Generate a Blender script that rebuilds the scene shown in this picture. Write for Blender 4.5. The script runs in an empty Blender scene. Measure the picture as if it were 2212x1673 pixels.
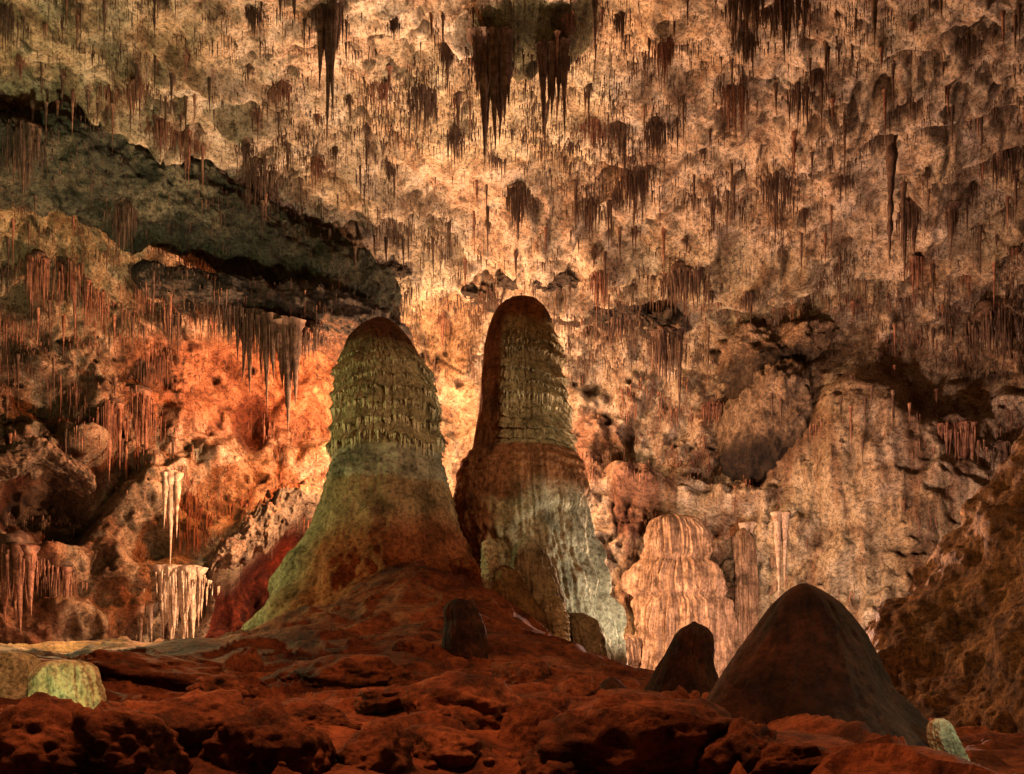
import bpy, math, random
import numpy as np
from mathutils import Vector
random.seed(7); rng=np.random.default_rng(11)
S=bpy.context.scene; COL=S.collection
F=1916.0; U0=1106.0; V0=1480.0; CZ=1.6
def W(u,v,Y): return ((u-U0)*Y/F, Y, CZ+(V0-v)*Y/F)
def ss(a,b,x):
    t=np.clip((x-a)/(b-a),0,1); return t*t*(3-2*t)
# ---------- numpy noise ----------
def _h(ix,iy,iz,seed):
    n=(ix.astype(np.int64)*374761393+iy.astype(np.int64)*668265263+iz.astype(np.int64)*1274126177+seed*974634777)&0xffffffff
    n=((n^(n>>13))*1103515245)&0xffffffff
    n=((n^(n>>16))*668265263)&0xffffffff
    return ((n^(n>>15))&0xffffff)/float(0xffffff)
def vn(x,y,z,seed=0):
    x,y,z=np.broadcast_arrays(x,y,z)
    fx,fy,fz=np.floor(x),np.floor(y),np.floor(z)
    dx,dy,dz=x-fx,y-fy,z-fz
    dx=dx*dx*(3-2*dx);dy=dy*dy*(3-2*dy);dz=dz*dz*(3-2*dz)
    r=0
    for i in (0,1):
        for j in (0,1):
            for k in (0,1):
                w=(dx if i else 1-dx)*(dy if j else 1-dy)*(dz if k else 1-dz)
                r=r+w*_h(fx+i,fy+j,fz+k,seed)
    return r*2-1
def fbm(x,y,z,o=4,seed=0,g=0.5):
    r=0;a=1;t=0
    for i in range(o):
        r=r+a*vn(x*2**i+i*17.3,y*2**i+i*5.1,z*2**i-i*9.7,seed+i);t+=a;a*=g
    return r/t
def ridge(x,y,z,o=4,seed=0):
    r=0;a=1;t=0
    for i in range(o):
        r=r+a*(1-np.abs(vn(x*2**i+i*7.3,y*2**i,z*2**i,seed+i))*2);t+=a;a*=.5
    return r/t
# ---------- materials ----------
def rockmat(name,c1,c2,c3,s=0.5,bump=.6,bd=.2,usecol=False,streak=0.0,pits=.5,rough=.9,lo=.4,wet=0,fine=0):
    m=bpy.data.materials.new(name);m.use_nodes=True;nt=m.node_tree;N=nt.nodes;L=nt.links
    bs=N['Principled BSDF'];bs.inputs['Roughness'].default_value=rough
    bs.inputs['Specular IOR Level'].default_value=max(.05,.22+wet)
    geo=N.new('ShaderNodeNewGeometry');P=geo.outputs['Position']
    def noi(sc,det=8,ro=.62,vec=P,dist=0):
        n=N.new('ShaderNodeTexNoise');n.inputs['Scale'].default_value=sc;n.inputs['Detail'].default_value=det
        n.inputs['Roughness'].default_value=ro;n.inputs['Distortion'].default_value=dist;L.new(vec,n.inputs['Vector']);return n.outputs['Fac']
    def ramp(src,els):
        r=N.new('ShaderNodeValToRGB');L.new(src,r.inputs[0]);e=r.color_ramp.elements
        while len(e)<len(els): e.new(.5)
        for q,(p,c) in zip(e,els):
            q.position=p;q.color=(c[0],c[1],c[2],1) if not isinstance(c,(int,float)) else (c,c,c,1)
        return r.outputs[0]
    def mul(a,b,f=1):
        x=N.new('ShaderNodeMix');x.data_type='RGBA';x.blend_type='MULTIPLY';x.inputs[0].default_value=f
        L.new(a,x.inputs[6]);L.new(b,x.inputs[7]);return x.outputs[2]
    n1=noi(s,10,.68,dist=.4);c=ramp(n1,[(.36,c1),(.5,c2),(.64,c3)])
    n2=noi(s*6,8,.7);c=mul(c,ramp(n2,[(.38,lo),(.54,1.0)]))
    if fine>0:
        n5=noi(s*17,4,.6);c=mul(c,ramp(n5,[(.36,(.25,.18,.13)),(.47,(1,1,1))]),fine)
    if pits>0:
        v=N.new('ShaderNodeTexVoronoi');v.inputs['Scale'].default_value=s*5;L.new(P,v.inputs['Vector']);
        wn=noi(s*2.2,3)
        a=N.new('ShaderNodeMath');a.operation='ADD';L.new(v.outputs['Distance'],a.inputs[0]);L.new(wn,a.inputs[1])
        c=mul(c,ramp(a.outputs[0],[(.52,.12),(.68,1.0)]),pits)
    if streak>0:
        mp=N.new('ShaderNodeMapping');mp.inputs['Scale'].default_value=(1,1,.07);L.new(P,mp.inputs['Vector'])
        n4=noi(s*7,5,.6,mp.outputs[0]);c=mul(c,ramp(n4,[(.4,.3),(.58,1.0)]),streak)
    if usecol:
        at=N.new('ShaderNodeAttribute');at.attribute_name='Col';c=mul(c,at.outputs['Color'])
    L.new(c,bs.inputs['Base Color'])
    b1=N.new('ShaderNodeBump');b1.inputs['Strength'].default_value=bump;b1.inputs['Distance'].default_value=bd;L.new(n2,b1.inputs['Height'])
    b2=N.new('ShaderNodeBump');b2.inputs['Strength'].default_value=bump*.8;b2.inputs['Distance'].default_value=bd*.3
    L.new(noi(s*28,5,.7),b2.inputs['Height']);L.new(b1.outputs[0],b2.inputs['Normal'])
    last=b2
    if streak>0:
        b3=N.new('ShaderNodeBump');b3.inputs['Strength'].default_value=streak*.8;b3.inputs['Distance'].default_value=bd
        L.new(n4,b3.inputs['Height']);L.new(b2.outputs[0],b3.inputs['Normal']);last=b3
    L.new(last.outputs[0],bs.inputs['Normal'])
    return m
M={}
M['shell']=rockmat('pale_cave_rock',(.25,.165,.10),(.50,.40,.27),(.68,.58,.45),s=.6,bump=1,bd=.8,usecol=True,pits=.55,lo=.32,fine=.85)
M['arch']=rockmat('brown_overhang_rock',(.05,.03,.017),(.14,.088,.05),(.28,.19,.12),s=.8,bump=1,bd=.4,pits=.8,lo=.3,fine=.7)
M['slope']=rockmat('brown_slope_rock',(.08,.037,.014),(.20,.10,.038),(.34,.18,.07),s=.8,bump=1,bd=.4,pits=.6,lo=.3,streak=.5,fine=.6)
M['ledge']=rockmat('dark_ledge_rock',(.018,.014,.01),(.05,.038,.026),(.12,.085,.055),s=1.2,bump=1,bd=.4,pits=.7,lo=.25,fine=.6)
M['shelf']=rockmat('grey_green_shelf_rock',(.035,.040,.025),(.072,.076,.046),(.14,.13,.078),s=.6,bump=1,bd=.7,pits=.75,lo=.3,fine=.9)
M['ground']=rockmat('red_cave_floor',(.07,.023,.011),(.23,.072,.03),(.37,.13,.055),s=.8,bump=1,bd=.14,usecol=True,pits=.4,lo=.45,fine=.4)
M['boulder']=rockmat('rust_boulder',(.055,.02,.01),(.19,.062,.026),(.34,.12,.052),s=1.0,bump=1,bd=.14,pits=.5,lo=.38,fine=.4)
M['dome']=rockmat('flowstone',(.27,.24,.17),(.5,.45,.34),(.64,.58,.45),s=1.0,bump=.9,bd=.09,usecol=True,pits=.3,lo=.42,streak=.25,rough=1,wet=-.2,fine=.45)
M['column']=rockmat('draped_flowstone',(.26,.20,.15),(.44,.36,.28),(.58,.49,.40),s=.8,bump=.8,bd=.2,usecol=True,pits=.1,lo=.5,streak=.65,rough=.9,fine=.4,wet=-.2)
M['darkcone']=rockmat('dark_stalagmite',(.010,.006,.004),(.032,.014,.008),(.07,.03,.016),s=1.3,bump=.9,bd=.07,pits=.4,lo=.4)
M['bulb']=rockmat('shade_tinted_brown_rock',(.06,.042,.026),(.15,.11,.07),(.28,.22,.15),s=.8,bump=1,bd=.5,usecol=True,pits=.6,lo=.35,streak=.5,fine=.7)  # brown rock; its Col attribute carries painted underside shade
M['needle']=rockmat('brown_needles',(.03,.017,.010),(.065,.037,.023),(.12,.078,.05),s=2,bump=.3,bd=.03,pits=0)
M['rednd']=rockmat('red_needles',(.07,.028,.016),(.14,.062,.036),(.25,.14,.085),s=2,bump=.3,bd=.03,pits=0)
M['palend']=rockmat('pale_stalactite',(.16,.10,.06),(.32,.23,.155),(.46,.37,.27),s=2,bump=.6,bd=.06,pits=.2,streak=.4)
M['dripping']=rockmat('ochre_drips',(.22,.17,.08),(.44,.36,.19),(.58,.49,.29),s=2,bump=.4,bd=.03,pits=0)
M['stub']=rockmat('pale_stub_rock',(.2,.2,.12),(.45,.44,.27),(.6,.58,.4),s=1.6,bump=1,bd=.06,pits=.5,lo=.35,fine=.4,streak=.3)
# ---------- mesh helpers ----------
def meshobj(name,V,Fc,mat,parent=None,cols=None,smooth=True):
    me=bpy.data.meshes.new(name)
    V=np.asarray(V,dtype=np.float32).reshape(-1,3);Fc=np.asarray(Fc,dtype=np.int32)
    k=Fc.shape[1]
    me.vertices.add(len(V));me.vertices.foreach_set('co',V.ravel())
    me.loops.add(Fc.size);me.loops.foreach_set('vertex_index',Fc.ravel())
    me.polygons.add(len(Fc));me.polygons.foreach_set('loop_start',np.arange(0,Fc.size,k,dtype=np.int32))
    me.polygons.foreach_set('loop_total',np.full(len(Fc),k,dtype=np.int32))
    me.update(calc_edges=True)
    if smooth: me.polygons.foreach_set('use_smooth',np.ones(len(Fc),dtype=bool))
    if cols is not None:
        a=me.color_attributes.new('Col','FLOAT_COLOR','POINT')
        c=np.ones((len(V),4),dtype=np.float32);c[:,:3]=cols.reshape(-1,3);a.data.foreach_set('color',c.ravel())
    me.materials.append(mat);me.validate()
    o=bpy.data.objects.new(name,me);COL.objects.link(o)
    if parent: o.parent=parent
    return o
def gridfaces(n,m,closed=False):
    i=np.arange(n-1)[:,None];j=np.arange(m if closed else m-1)[None,:]
    j2=(j+1)%m
    return np.stack([i*m+j,i*m+j2,(i+1)*m+j2,(i+1)*m+j],-1).reshape(-1,4)
def tag(o,label=None,cat=None,group=None,kind=None):
    if label:o['label']=label
    if cat:o['category']=cat
    if group:o['group']=group
    if kind:o['kind']=kind
    return o
def empty(name,loc):
    o=bpy.data.objects.new(name,None);COL.objects.link(o);o.location=loc;o.empty_display_size=.3;return o
# ---------- cave shell ----------
prof=np.array([(-15,34),(20,38),(38,38.2),(44,37.8),(50,36.9),(56,36.0),(62,34.9),(68,33.4),(71.5,31.8),(74,29),(75.3,25),(75,20),(73.5,12),(71.5,5),(69,-5)],float)
def catmull(P,n=60):
    out=[]
    Q=np.vstack([2*P[0]-P[1],P,2*P[-1]-P[-2]])
    for i in range(1,len(Q)-2):
        t=np.linspace(0,1,n,endpoint=False)[:,None]
        a,b,c,d=Q[i-1],Q[i],Q[i+1],Q[i+2]
        out.append(.5*((2*b)+(-a+c)*t+(2*a-5*b+4*c-d)*t*t+(-a+3*b-3*c+d)*t**3))
    out.append(P[-1:]);return np.vstack(out)
cp=catmull(prof);seg=np.r_[0,np.cumsum(np.linalg.norm(np.diff(cp,axis=0),axis=1))]
s38=seg[np.argmin(np.abs(cp[:,0]-38)+(cp[:,1]<30)*99)]
tt=np.r_[np.linspace(0,s38,60,endpoint=False),np.linspace(s38,seg[-1],520)]
PY=np.interp(tt,seg,cp[:,0]);PZ=np.interp(tt,seg,cp[:,1])
nx=740;X=np.linspace(-60,60,nx)[None,:]
wallw=ss(20,70,PY)[:,None]
Y=PY[:,None]-13*(X/40)**2*wallw
Z=PZ[:,None]-3.0*(np.abs(X)/45)**3*(PZ[:,None]>10)*ss(8,34,PZ)[:,None]
X=X+0*Y
def normals(X,Y,Z):
    P=np.stack([X,Y,Z],-1);du=np.gradient(P,axis=1);dv=np.gradient(P,axis=0)
    n=np.cross(du,dv);n/=np.linalg.norm(n,axis=-1,keepdims=True)+1e-9
    if n[100,nx//2,2]>0:n=-n
    return n
n=normals(X,Y,Z)
Pu=U0+X*F/np.maximum(Y,1);Pv=V0-(Z-CZ)*F/np.maximum(Y,1);vis=(Y>25)
bul=np.exp(-((((Pu-1880)/215)**2+((Pv-960)/250)**2))**2)
rg=1-.65*bul
d=1.5*fbm(X/15,Y/15,Z/15,3,1)+rg*(2.0*fbm(X/5,Y/5,Z/5,4,5)+.9*fbm(X/1.5,Y/1.5,Z/1.5,4,9,.6))
w=(X*.55+Y*.5-Z*.3)/6+1.3*fbm(X/9,Y/9,Z/9,4,21)
fr=w-np.floor(w);d+= 1.6*rg*(ss(0,.85,fr)-ss(.85,1,fr))*ss(-.2,.3,fbm(X/11,Y/11,Z/11,2,33))
w2=(X*.3-Y*.4-Z*.5)/3.5+1.5*fbm(X/6,Y/6,Z/6,4,27)
fr2=w2-np.floor(w2);d+= .6*rg*(ss(0,.85,fr2)-ss(.85,1,fr2))*ss(.0,.4,fbm(X/7,Y/7,Z/7,2,35))
d-= .5*np.maximum(0,ridge(X/3,Y/3,Z/3,3,41)-.55)*2*rg
cr=np.exp(-(fbm(X/8,Y/8,Z/8,5,45,.6)/.018)**2)*ss(-.1,.2,fbm(X/9,Y/9,Z/9,2,46));d-=.9*cr
pk=fbm(X/.9,Y/.9,Z/.9,2,47);d-=.8*ss(.42,.7,pk)*rg
wallm=ss(33,28,Z)
d+=wallm*rg*(1.4*np.abs(fbm(X/3.2,Y/3.2,Z/3.2,3,51))*2-.6)
lw=ss(620,300,Pu)*ss(640,800,Pv);d+=lw*1.6*(.5-2*np.abs(fbm(X/4.,Y/4.,Z/4.,4,53)))
feat=[(1640,965,110,80,0,-1.6,2),
 (2010,905,38,28,0,-2.2,2),(1283,975,62,90,0,2.6,2),(1372,1105,55,75,0,3.0,4),(1300,1200,50,70,0,2.2,2),
 (545,905,42,55,0,-3.0,2),(90,1085,110,90,0,-6,4),(490,1010,70,40,0,2.0,2),
 (1150,625,125,26,0,1.6,4),(860,608,75,20,5,1.0,2),(350,600,60,35,20,1.8,2),(1250,515,100,18,20,1.8,2),
 (1440,690,120,22,-8,1.4,2),(1620,570,130,22,-18,2.2,2),(520,240,80,14,5,1.6,2),(330,110,150,12,22,1.6,2),
 (160,820,150,40,20,1.8,2),(60,660,120,40,0,2,2),(960,700,50,60,0,-1.5,2),(1010,790,40,80,30,2.8,2),
 (1010,70,60,20,10,1.8,2),(1160,50,120,50,4,2.6,4),(1340,1380,70,60,0,-2.0,2),(230,1250,120,60,0,1.6,2),
 (300,240,200,14,24,2.0,2),(1760,440,120,12,-12,1.4,2),(2000,320,90,12,-20,1.4,2),(1360,600,200,20,-6,1.8,2),
 (330,1060,90,60,20,1.8,2),(480,1130,80,40,-20,1.6,2),(1450,1070,230,34,6,3.2,4),(120,960,130,30,8,2.5,4),(60,1230,110,36,0,2.4,4),(90,1330,100,60,0,1.5,2),
 (440,130,160,10,28,1.4,2),(880,420,150,10,24,1.2,2),(1900,180,160,10,-24,1.2,2),(1290,820,40,120,10,-1.4,2),(250,1010,60,50,0,-2.5,4),(350,1180,50,40,0,-2,2)]
for (u,v,su,sv,rot,amp,pw) in feat:
    r=math.radians(rot);a=(Pu-u)*math.cos(r)+(Pv-v)*math.sin(r);b=-(Pu-u)*math.sin(r)+(Pv-v)*math.cos(r)
    q=(a/su)**2+(b/sv)**2;d+=vis*amp*np.exp(-q**(pw/2))*(1+.7*fbm(X/2.5,Y/2.5,Z/2.5,4,u))
wob=30*fbm(X/2.5,Y/2.5,Z/2.5,4,71)
ay=np.interp(Pu,[400,425,450,500,540,580,620,670,760],[1400,1260,1205,1195,1165,1125,1085,1072,1090])+wob
inside=ss(0,30,Pv-ay)*ss(402,425,Pu+wob)*ss(760,730,Pu)
d+=inside*vis*(-8.5+1.8*fbm(X*.9,Y*.9,Z*.5,3,73));
lx=np.array([1600,1745,1850,2000,2110,2230]);ly=np.array([660,672,720,830,930,1130])
ry=np.interp(Pu,lx,ly)+14*fbm(X/2,Y/2,Z/2,3,77)
prof_b=ss(-30,150,Pv-ry)*ss(1690,1810,Pu)*ss(1400,1000,Pv)*ss(2260,2000,Pu)
d+=vis*1.4*prof_b+vis*5.0*np.exp(-((((Pu-1855)/195)**2+((Pv-985)/240)**2))**1.4)
dr=np.maximum(ss(1560,1640,Pu)*ss(880,1010,Pv)*ss(1560,1450,Pv),ss(1290,1340,Pu)*ss(1130,1200,Pv)*ss(1900,1750,Pu))
dr=np.maximum(dr,ss(150,100,Pu)*ss(1150,1200,Pv))
d+=dr*(.7*fbm(X*1.5,Y*1.5,Z*.10,3,81)+.45*(1-2*np.abs(fbm(X*.6,Y*.6,Z*.05,3,83))))
X2=X+n[...,0]*d;Y2=Y+n[...,1]*d;Z2=Z+n[...,2]*d
base=np.ones(X.shape+(3,))
def tint(mask,c):
    global base
    base=base*(1-mask[...,None])+base*np.array(c)*mask[...,None]
f1=ss(.0,.5,fbm(X/6,Y/6,Z/6,4,91));tint(f1*.6,(.9,.72,.5))
f2=ss(.1,.5,fbm(X/1.3,Y/1.3,Z/1.3,4,95));tint(f2*.6*(1-.5*bul),(.42,.31,.23))
f4=ss(.0,.4,fbm(X/11,Y/11,Z/11,4,97));tint(f4*.6,(.66,.68,.52))
f3=ss(.1,.4,fbm(X*.9,Y*.9,Z*.10,3,99))*ss(600,900,Pv);tint(f3*.6,(.58,.38,.28))
tint(ss(.42,.7,pk)*.85*(1-bul),(.22,.15,.1))
tint(cr*.7,(.25,.18,.12))
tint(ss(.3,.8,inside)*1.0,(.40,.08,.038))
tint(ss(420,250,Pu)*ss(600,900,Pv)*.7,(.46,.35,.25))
tint(ss(560,100,Pu)*ss(750,400,Pv)*.6,(.62,.68,.44))
tint(ss(1700,2200,Pu)*.45,(.66,.59,.54))
tint(bul*.4,(.68,.52,.37))
tint(ss(200,330,Pu)*ss(790,720,Pu)*ss(680,760,Pv)*ss(1000,880,Pv)*.85,(.95,.45,.26))  # red-orange lamp glow painted into the left wall colour
q=((Pu-1655)/125)**2+((Pv-980)/90)**2;tint(ss(1.2,.6,q)*.7,(.28,.18,.12))  # shadow of the hollow painted into the right wall colour
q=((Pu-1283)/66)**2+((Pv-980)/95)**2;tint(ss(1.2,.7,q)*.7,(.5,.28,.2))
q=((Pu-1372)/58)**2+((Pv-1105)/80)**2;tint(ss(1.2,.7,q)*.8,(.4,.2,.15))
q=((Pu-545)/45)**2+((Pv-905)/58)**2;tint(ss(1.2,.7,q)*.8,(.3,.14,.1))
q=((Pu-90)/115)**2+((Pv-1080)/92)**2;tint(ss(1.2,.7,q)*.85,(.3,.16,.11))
q=((Pu-1160)/140)**2+((Pv-40)/62)**2;tint(ss(1.15,.8,q+.3*fbm(X/2,Y/2,Z/2,3,98))*.95,(.27,.31,.21))  # grey-green shadow patch painted into the ceiling colour
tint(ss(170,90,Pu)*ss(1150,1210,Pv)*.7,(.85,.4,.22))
nr=len(tt);cut=int(np.argmin(np.abs(PZ-31.0)+100*(PY<60)))
V=np.stack([X2,Y2,Z2],-1)
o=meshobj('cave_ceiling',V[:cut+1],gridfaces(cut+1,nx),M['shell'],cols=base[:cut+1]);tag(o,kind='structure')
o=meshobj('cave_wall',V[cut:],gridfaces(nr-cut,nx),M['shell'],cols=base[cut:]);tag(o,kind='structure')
# ---------- hanging rock shelves (swept) ----------
def sweep(name,px,depth,mat,amp,seed,pw=.8,fineamp=.3,nt=140,hzr=1.2,freq=4.):
    px=np.array(px,float);dens=catmull(px,30)
    u,v,hh,Yc=dens.T;c=np.stack([(u-U0)*Yc/F,Yc,CZ+(V0-v)*Yc/F],-1);hz=hh*Yc/F;k=len(c)
    tan=np.gradient(c,axis=0);tan[:,2]=0;tan/=np.linalg.norm(tan,axis=1,keepdims=True)
    back=np.cross(tan,np.array([0,0,1.]))
    back*=np.sign(back[:,1:2]+1e-9)
    th=np.linspace(0,2*np.pi,nt,endpoint=False);cc,sn=np.cos(th),np.sin(th)
    A=(np.sign(cc)*np.abs(cc)**pw)[None,:,None]*back[:,None,:]*np.minimum(depth,hz*(2.2 if hh.max()>40 else 4))[:,None,None]
    Bz=(np.sign(sn)*np.abs(sn)**pw)[None,:,None]*np.array([0,0,1.])[None,None,:]*hz[:,None,None]
    Q=c[:,None,:]+A+Bz;x,y,z=Q[...,0],Q[...,1],Q[...,2]
    dd=(amp*fbm(x/freq,y/freq,z/freq,4,seed)+fineamp*fbm(x/.9,y/.9,z/.9,4,seed+9,.65))*np.minimum(1,hz/hzr)[:,None]
    dv=A+Bz;dv/=np.linalg.norm(dv,axis=-1,keepdims=True)+1e-6
    Q=Q+dv*dd[...,None];o=meshobj(name,Q,gridfaces(k,nt,True),mat);tag(o,kind='structure');return Q
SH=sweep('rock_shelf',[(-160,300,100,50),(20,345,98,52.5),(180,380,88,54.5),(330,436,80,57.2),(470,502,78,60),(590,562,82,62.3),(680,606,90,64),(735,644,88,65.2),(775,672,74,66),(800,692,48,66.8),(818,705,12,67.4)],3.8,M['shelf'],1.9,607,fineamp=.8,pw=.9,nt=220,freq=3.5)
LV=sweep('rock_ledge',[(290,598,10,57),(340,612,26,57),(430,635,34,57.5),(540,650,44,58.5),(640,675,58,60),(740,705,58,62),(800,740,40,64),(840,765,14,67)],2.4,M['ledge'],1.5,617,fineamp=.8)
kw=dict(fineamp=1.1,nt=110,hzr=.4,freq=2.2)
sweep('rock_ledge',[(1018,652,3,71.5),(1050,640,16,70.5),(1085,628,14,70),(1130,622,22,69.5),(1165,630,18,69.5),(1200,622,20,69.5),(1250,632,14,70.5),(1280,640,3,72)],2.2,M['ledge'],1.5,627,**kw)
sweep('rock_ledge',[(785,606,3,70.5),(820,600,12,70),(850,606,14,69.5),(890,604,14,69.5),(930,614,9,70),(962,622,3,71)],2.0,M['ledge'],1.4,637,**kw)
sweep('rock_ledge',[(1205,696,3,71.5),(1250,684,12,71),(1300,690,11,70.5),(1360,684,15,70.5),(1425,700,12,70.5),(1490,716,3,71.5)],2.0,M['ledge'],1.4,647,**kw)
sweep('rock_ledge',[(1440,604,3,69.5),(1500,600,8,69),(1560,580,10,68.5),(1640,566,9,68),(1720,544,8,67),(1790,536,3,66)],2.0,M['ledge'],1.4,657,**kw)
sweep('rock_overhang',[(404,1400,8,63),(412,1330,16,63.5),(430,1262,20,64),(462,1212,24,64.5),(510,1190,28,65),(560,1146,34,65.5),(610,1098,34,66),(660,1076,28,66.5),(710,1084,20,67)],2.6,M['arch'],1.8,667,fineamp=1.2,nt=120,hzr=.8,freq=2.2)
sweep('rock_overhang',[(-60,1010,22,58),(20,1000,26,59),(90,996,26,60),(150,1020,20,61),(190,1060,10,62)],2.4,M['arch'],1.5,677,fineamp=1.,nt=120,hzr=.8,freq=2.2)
# ---------- lookup of the roof surface ----------
AV=np.vstack([V.reshape(-1,3),LV.reshape(-1,3),SH.reshape(-1,3)])
isl=np.r_[np.zeros(V.size//3,bool),np.ones(LV.size//3,bool),np.ones(SH.size//3,bool)]
ap_u=U0+AV[:,0]*F/np.maximum(AV[:,1],.1);ap_v=V0-(AV[:,2]-CZ)*F/np.maximum(AV[:,1],.1)
C=8;gw=int(2600/C);gh=int(2300/C)
gi=((ap_u+190)/C).astype(int);gj=((ap_v+300)/C).astype(int)
ok=(gi>=0)&(gi<gw)&(gj>=0)&(gj<gh)&(AV[:,1]>20)
idx=np.where(ok)[0];idx=idx[np.argsort(-AV[idx,1])]
G=-np.ones((gh,gw),int);G[gj[idx],gi[idx]]=idx
def hit(u,v):
    i=int((u+190)/C);j=int((v+300)/C)
    for r in range(0,12):
        s=G[max(0,j-r):j+r+1,max(0,i-r):i+r+1];s=s[s>=0]
        if len(s):
            k=s[np.argmin((ap_u[s]-u)**2+(ap_v[s]-v)**2)];return AV[k]
    return np.array(W(u,v,70))
# ---------- stalactite library ----------
def unit_stal(seed,knob=.18,rings=16,sides=10,pw=1.15):
    rr=random.Random(seed);Vv=[];bx=rr.uniform(-1,1)*.5;by=rr.uniform(-1,1)*.5
    ph=[rr.uniform(0,6) for _ in range(6)]
    for i in range(rings+1):
        t=i/rings;rad=(1-t)**pw+.05*(1-t)+.015
        rad*=1+knob*math.sin(t*17+ph[0])*math.sin(t*29+ph[1])+knob*.5*math.sin(t*41+ph[4])
        if i==0:rad*=1.5
        for j in range(sides):
            a=2*math.pi*j/sides;r=rad*(1+knob*1.3*math.sin(3*a+ph[2]+t*2)*math.cos(2*a+ph[3]))
            Vv.append((math.cos(a)*r+bx*t*t,math.sin(a)*r+by*t*t,-t+.06*(i==0)))
    me=meshobj('stalactite',Vv,gridfaces(rings+1,sides,True),M['needle']);dat=me.data;bpy.data.objects.remove(me);return dat
def withmat(me,mat):
    m=me.copy();m.materials.clear();m.materials.append(mat);return m
LIB={}
base_st=[unit_stal(i,.15+.08*(i%3)) for i in range(8)]
knobby=unit_stal(77,.4,46,12,.75)
for k,mt in (('dark','needle'),('red','rednd'),('pale','palend')):
    LIB[k]=[withmat(m,M[mt]) for m in base_st]
def cones(P,L,R,sides=5,rings=3,rs=None):
    Nn=len(P);a=np.linspace(0,2*np.pi,sides,endpoint=False)
    rs=rs or np.random.default_rng(3);bend=rs.normal(0,.03,(Nn,2))*L[:,None]
    t=np.linspace(0,1,rings+1)
    rad=R[:,None]*((1-t)**.9*1.0+.05)[None,:]*(1+.25*rs.normal(0,1,(Nn,rings+1)).clip(-1,1))
    x=P[:,0,None,None]+bend[:,0,None,None]*(t**2)[None,:,None]+rad[:,:,None]*np.cos(a)
    y=P[:,1,None,None]+bend[:,1,None,None]*(t**2)[None,:,None]+rad[:,:,None]*np.sin(a)
    z=(P[:,2,None]-L[:,None]*t[None,:])[:,:,None]+0*x
    Vv=np.stack([x,y,z],-1).reshape(-1,3)
    g=gridfaces(rings+1,sides,True);per=(rings+1)*sides
    return Vv,(g[None]+(np.arange(Nn)*per)[:,None,None]).reshape(-1,4)
def unit_fringe(seed,N=90):
    r=np.random.default_rng(seed);x=np.clip(r.normal(0,.24,N),-.6,.6);y=r.uniform(-.4,.4,N)
    L=(.2+.8*r.random(N)**1.3)*(1.05-1.3*np.abs(x));z=-.25*x*x*4+r.uniform(-.12,.12,N)
    P=np.c_[x,y,z]
    Vv,Fc=cones(P,L,np.full(N,.019)*(.5+.9*r.random(N)),5,3,r)
    me=meshobj('needle_fringe',Vv,Fc,M['needle']);dat=me.data;bpy.data.objects.remove(me);return dat
fr_base=[unit_fringe(50+i) for i in range(7)]
FR={k:[withmat(m,M[mt]) for m in fr_base] for k,mt in (('dark','needle'),('red','rednd'),('pale','palend'))}
def blob(name,seed,mat,sub=3,amp=.3,sc=1.2,facet=0,colf=None,fine=.14,extra=0):
    import bmesh
    bm=bmesh.new();bmesh.ops.create_icosphere(bm,subdivisions=sub,radius=1)
    co=np.array([v.co[:] for v in bm.verts]);x,y,z=co.T
    dsp=1+amp*fbm(x*sc+seed*3.1,y*sc,z*sc+seed,4,seed)
    if extra: dsp*=1+extra*fbm(x*5,y*5,z*3+seed,5,seed+7,.65)
    if facet:
        r=np.random.default_rng(seed)
        for _ in range(facet):
            nrm=r.normal(0,1,3);nrm/=np.linalg.norm(nrm);dd=co@nrm*dsp;lim=r.uniform(.55,.85)
            dsp=np.where(dd>lim,dsp*(lim+(dd-lim)*.3)/np.maximum(dd,1e-3),dsp)
        dsp*=1+fine*fbm(x*4,y*4,z*4+seed,5,seed+3,.6)
    co=co*dsp[:,None]
    for v,c in zip(bm.verts,co): v.co=c
    me=bpy.data.meshes.new(name);bm.to_mesh(me);bm.free();me.materials.append(mat)
    if colf is not None:
        a=me.color_attributes.new('Col','FLOAT_COLOR','POINT');c=np.ones((len(co),4),dtype=np.float32);c[:,:3]=colf(co);a.data.foreach_set('color',c.ravel())
    me.polygons.foreach_set('use_smooth',np.ones(len(me.polygons),dtype=bool));return me
BOSS={k:[blob('rock_knob',i+3,M[mt],3,.8,1.8) for i in range(4)] for k,mt in (('dark','needle'),('red','needle'),('pale','palend'))}
def child(name,me,par,loc,sc,rz=0,kind=None):
    o=bpy.data.objects.new(name,me);COL.objects.link(o);o.parent=par;o.location=loc;o.scale=sc;o.rotation_euler=(0,0,rz)
    if kind:o['kind']=kind
    return o
def cluster(u,v,w,Lpx,mains,label,tone='dark',group=None,boss=True,rad=9,name='stalactite_cluster',fr=True,Yf=None):
    P=hit(u,v) if Yf is None else np.array(W(u,v,Yf));s=P[1]/F
    e=empty(name,(P[0],P[1]-.2,P[2]));tag(e,label,'stalactites',group)
    if boss: child('rock_knob',random.choice(BOSS[tone]),e,(0,.2*w*s,.16*w*s+.1),(w*s*.38,w*s*.34,w*s*.2),random.random()*6)
    if fr: child('needle_fringe',random.choice(FR[tone]),e,(0,0,.05),(w*s*1.3,w*s*.9,Lpx*s*.8),random.choice([0,3.14]),kind='stuff')
    for (du,ln) in mains:
        r=rad*s*(.5+.5*min(1,ln/160))*random.uniform(.8,1.1)
        child('stalactite',random.choice(LIB[tone]),e,(du*s,random.uniform(-.3,.2)*w*s*.5,.1),(r,r,ln*s+.1),random.random()*6)
    return e
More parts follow.
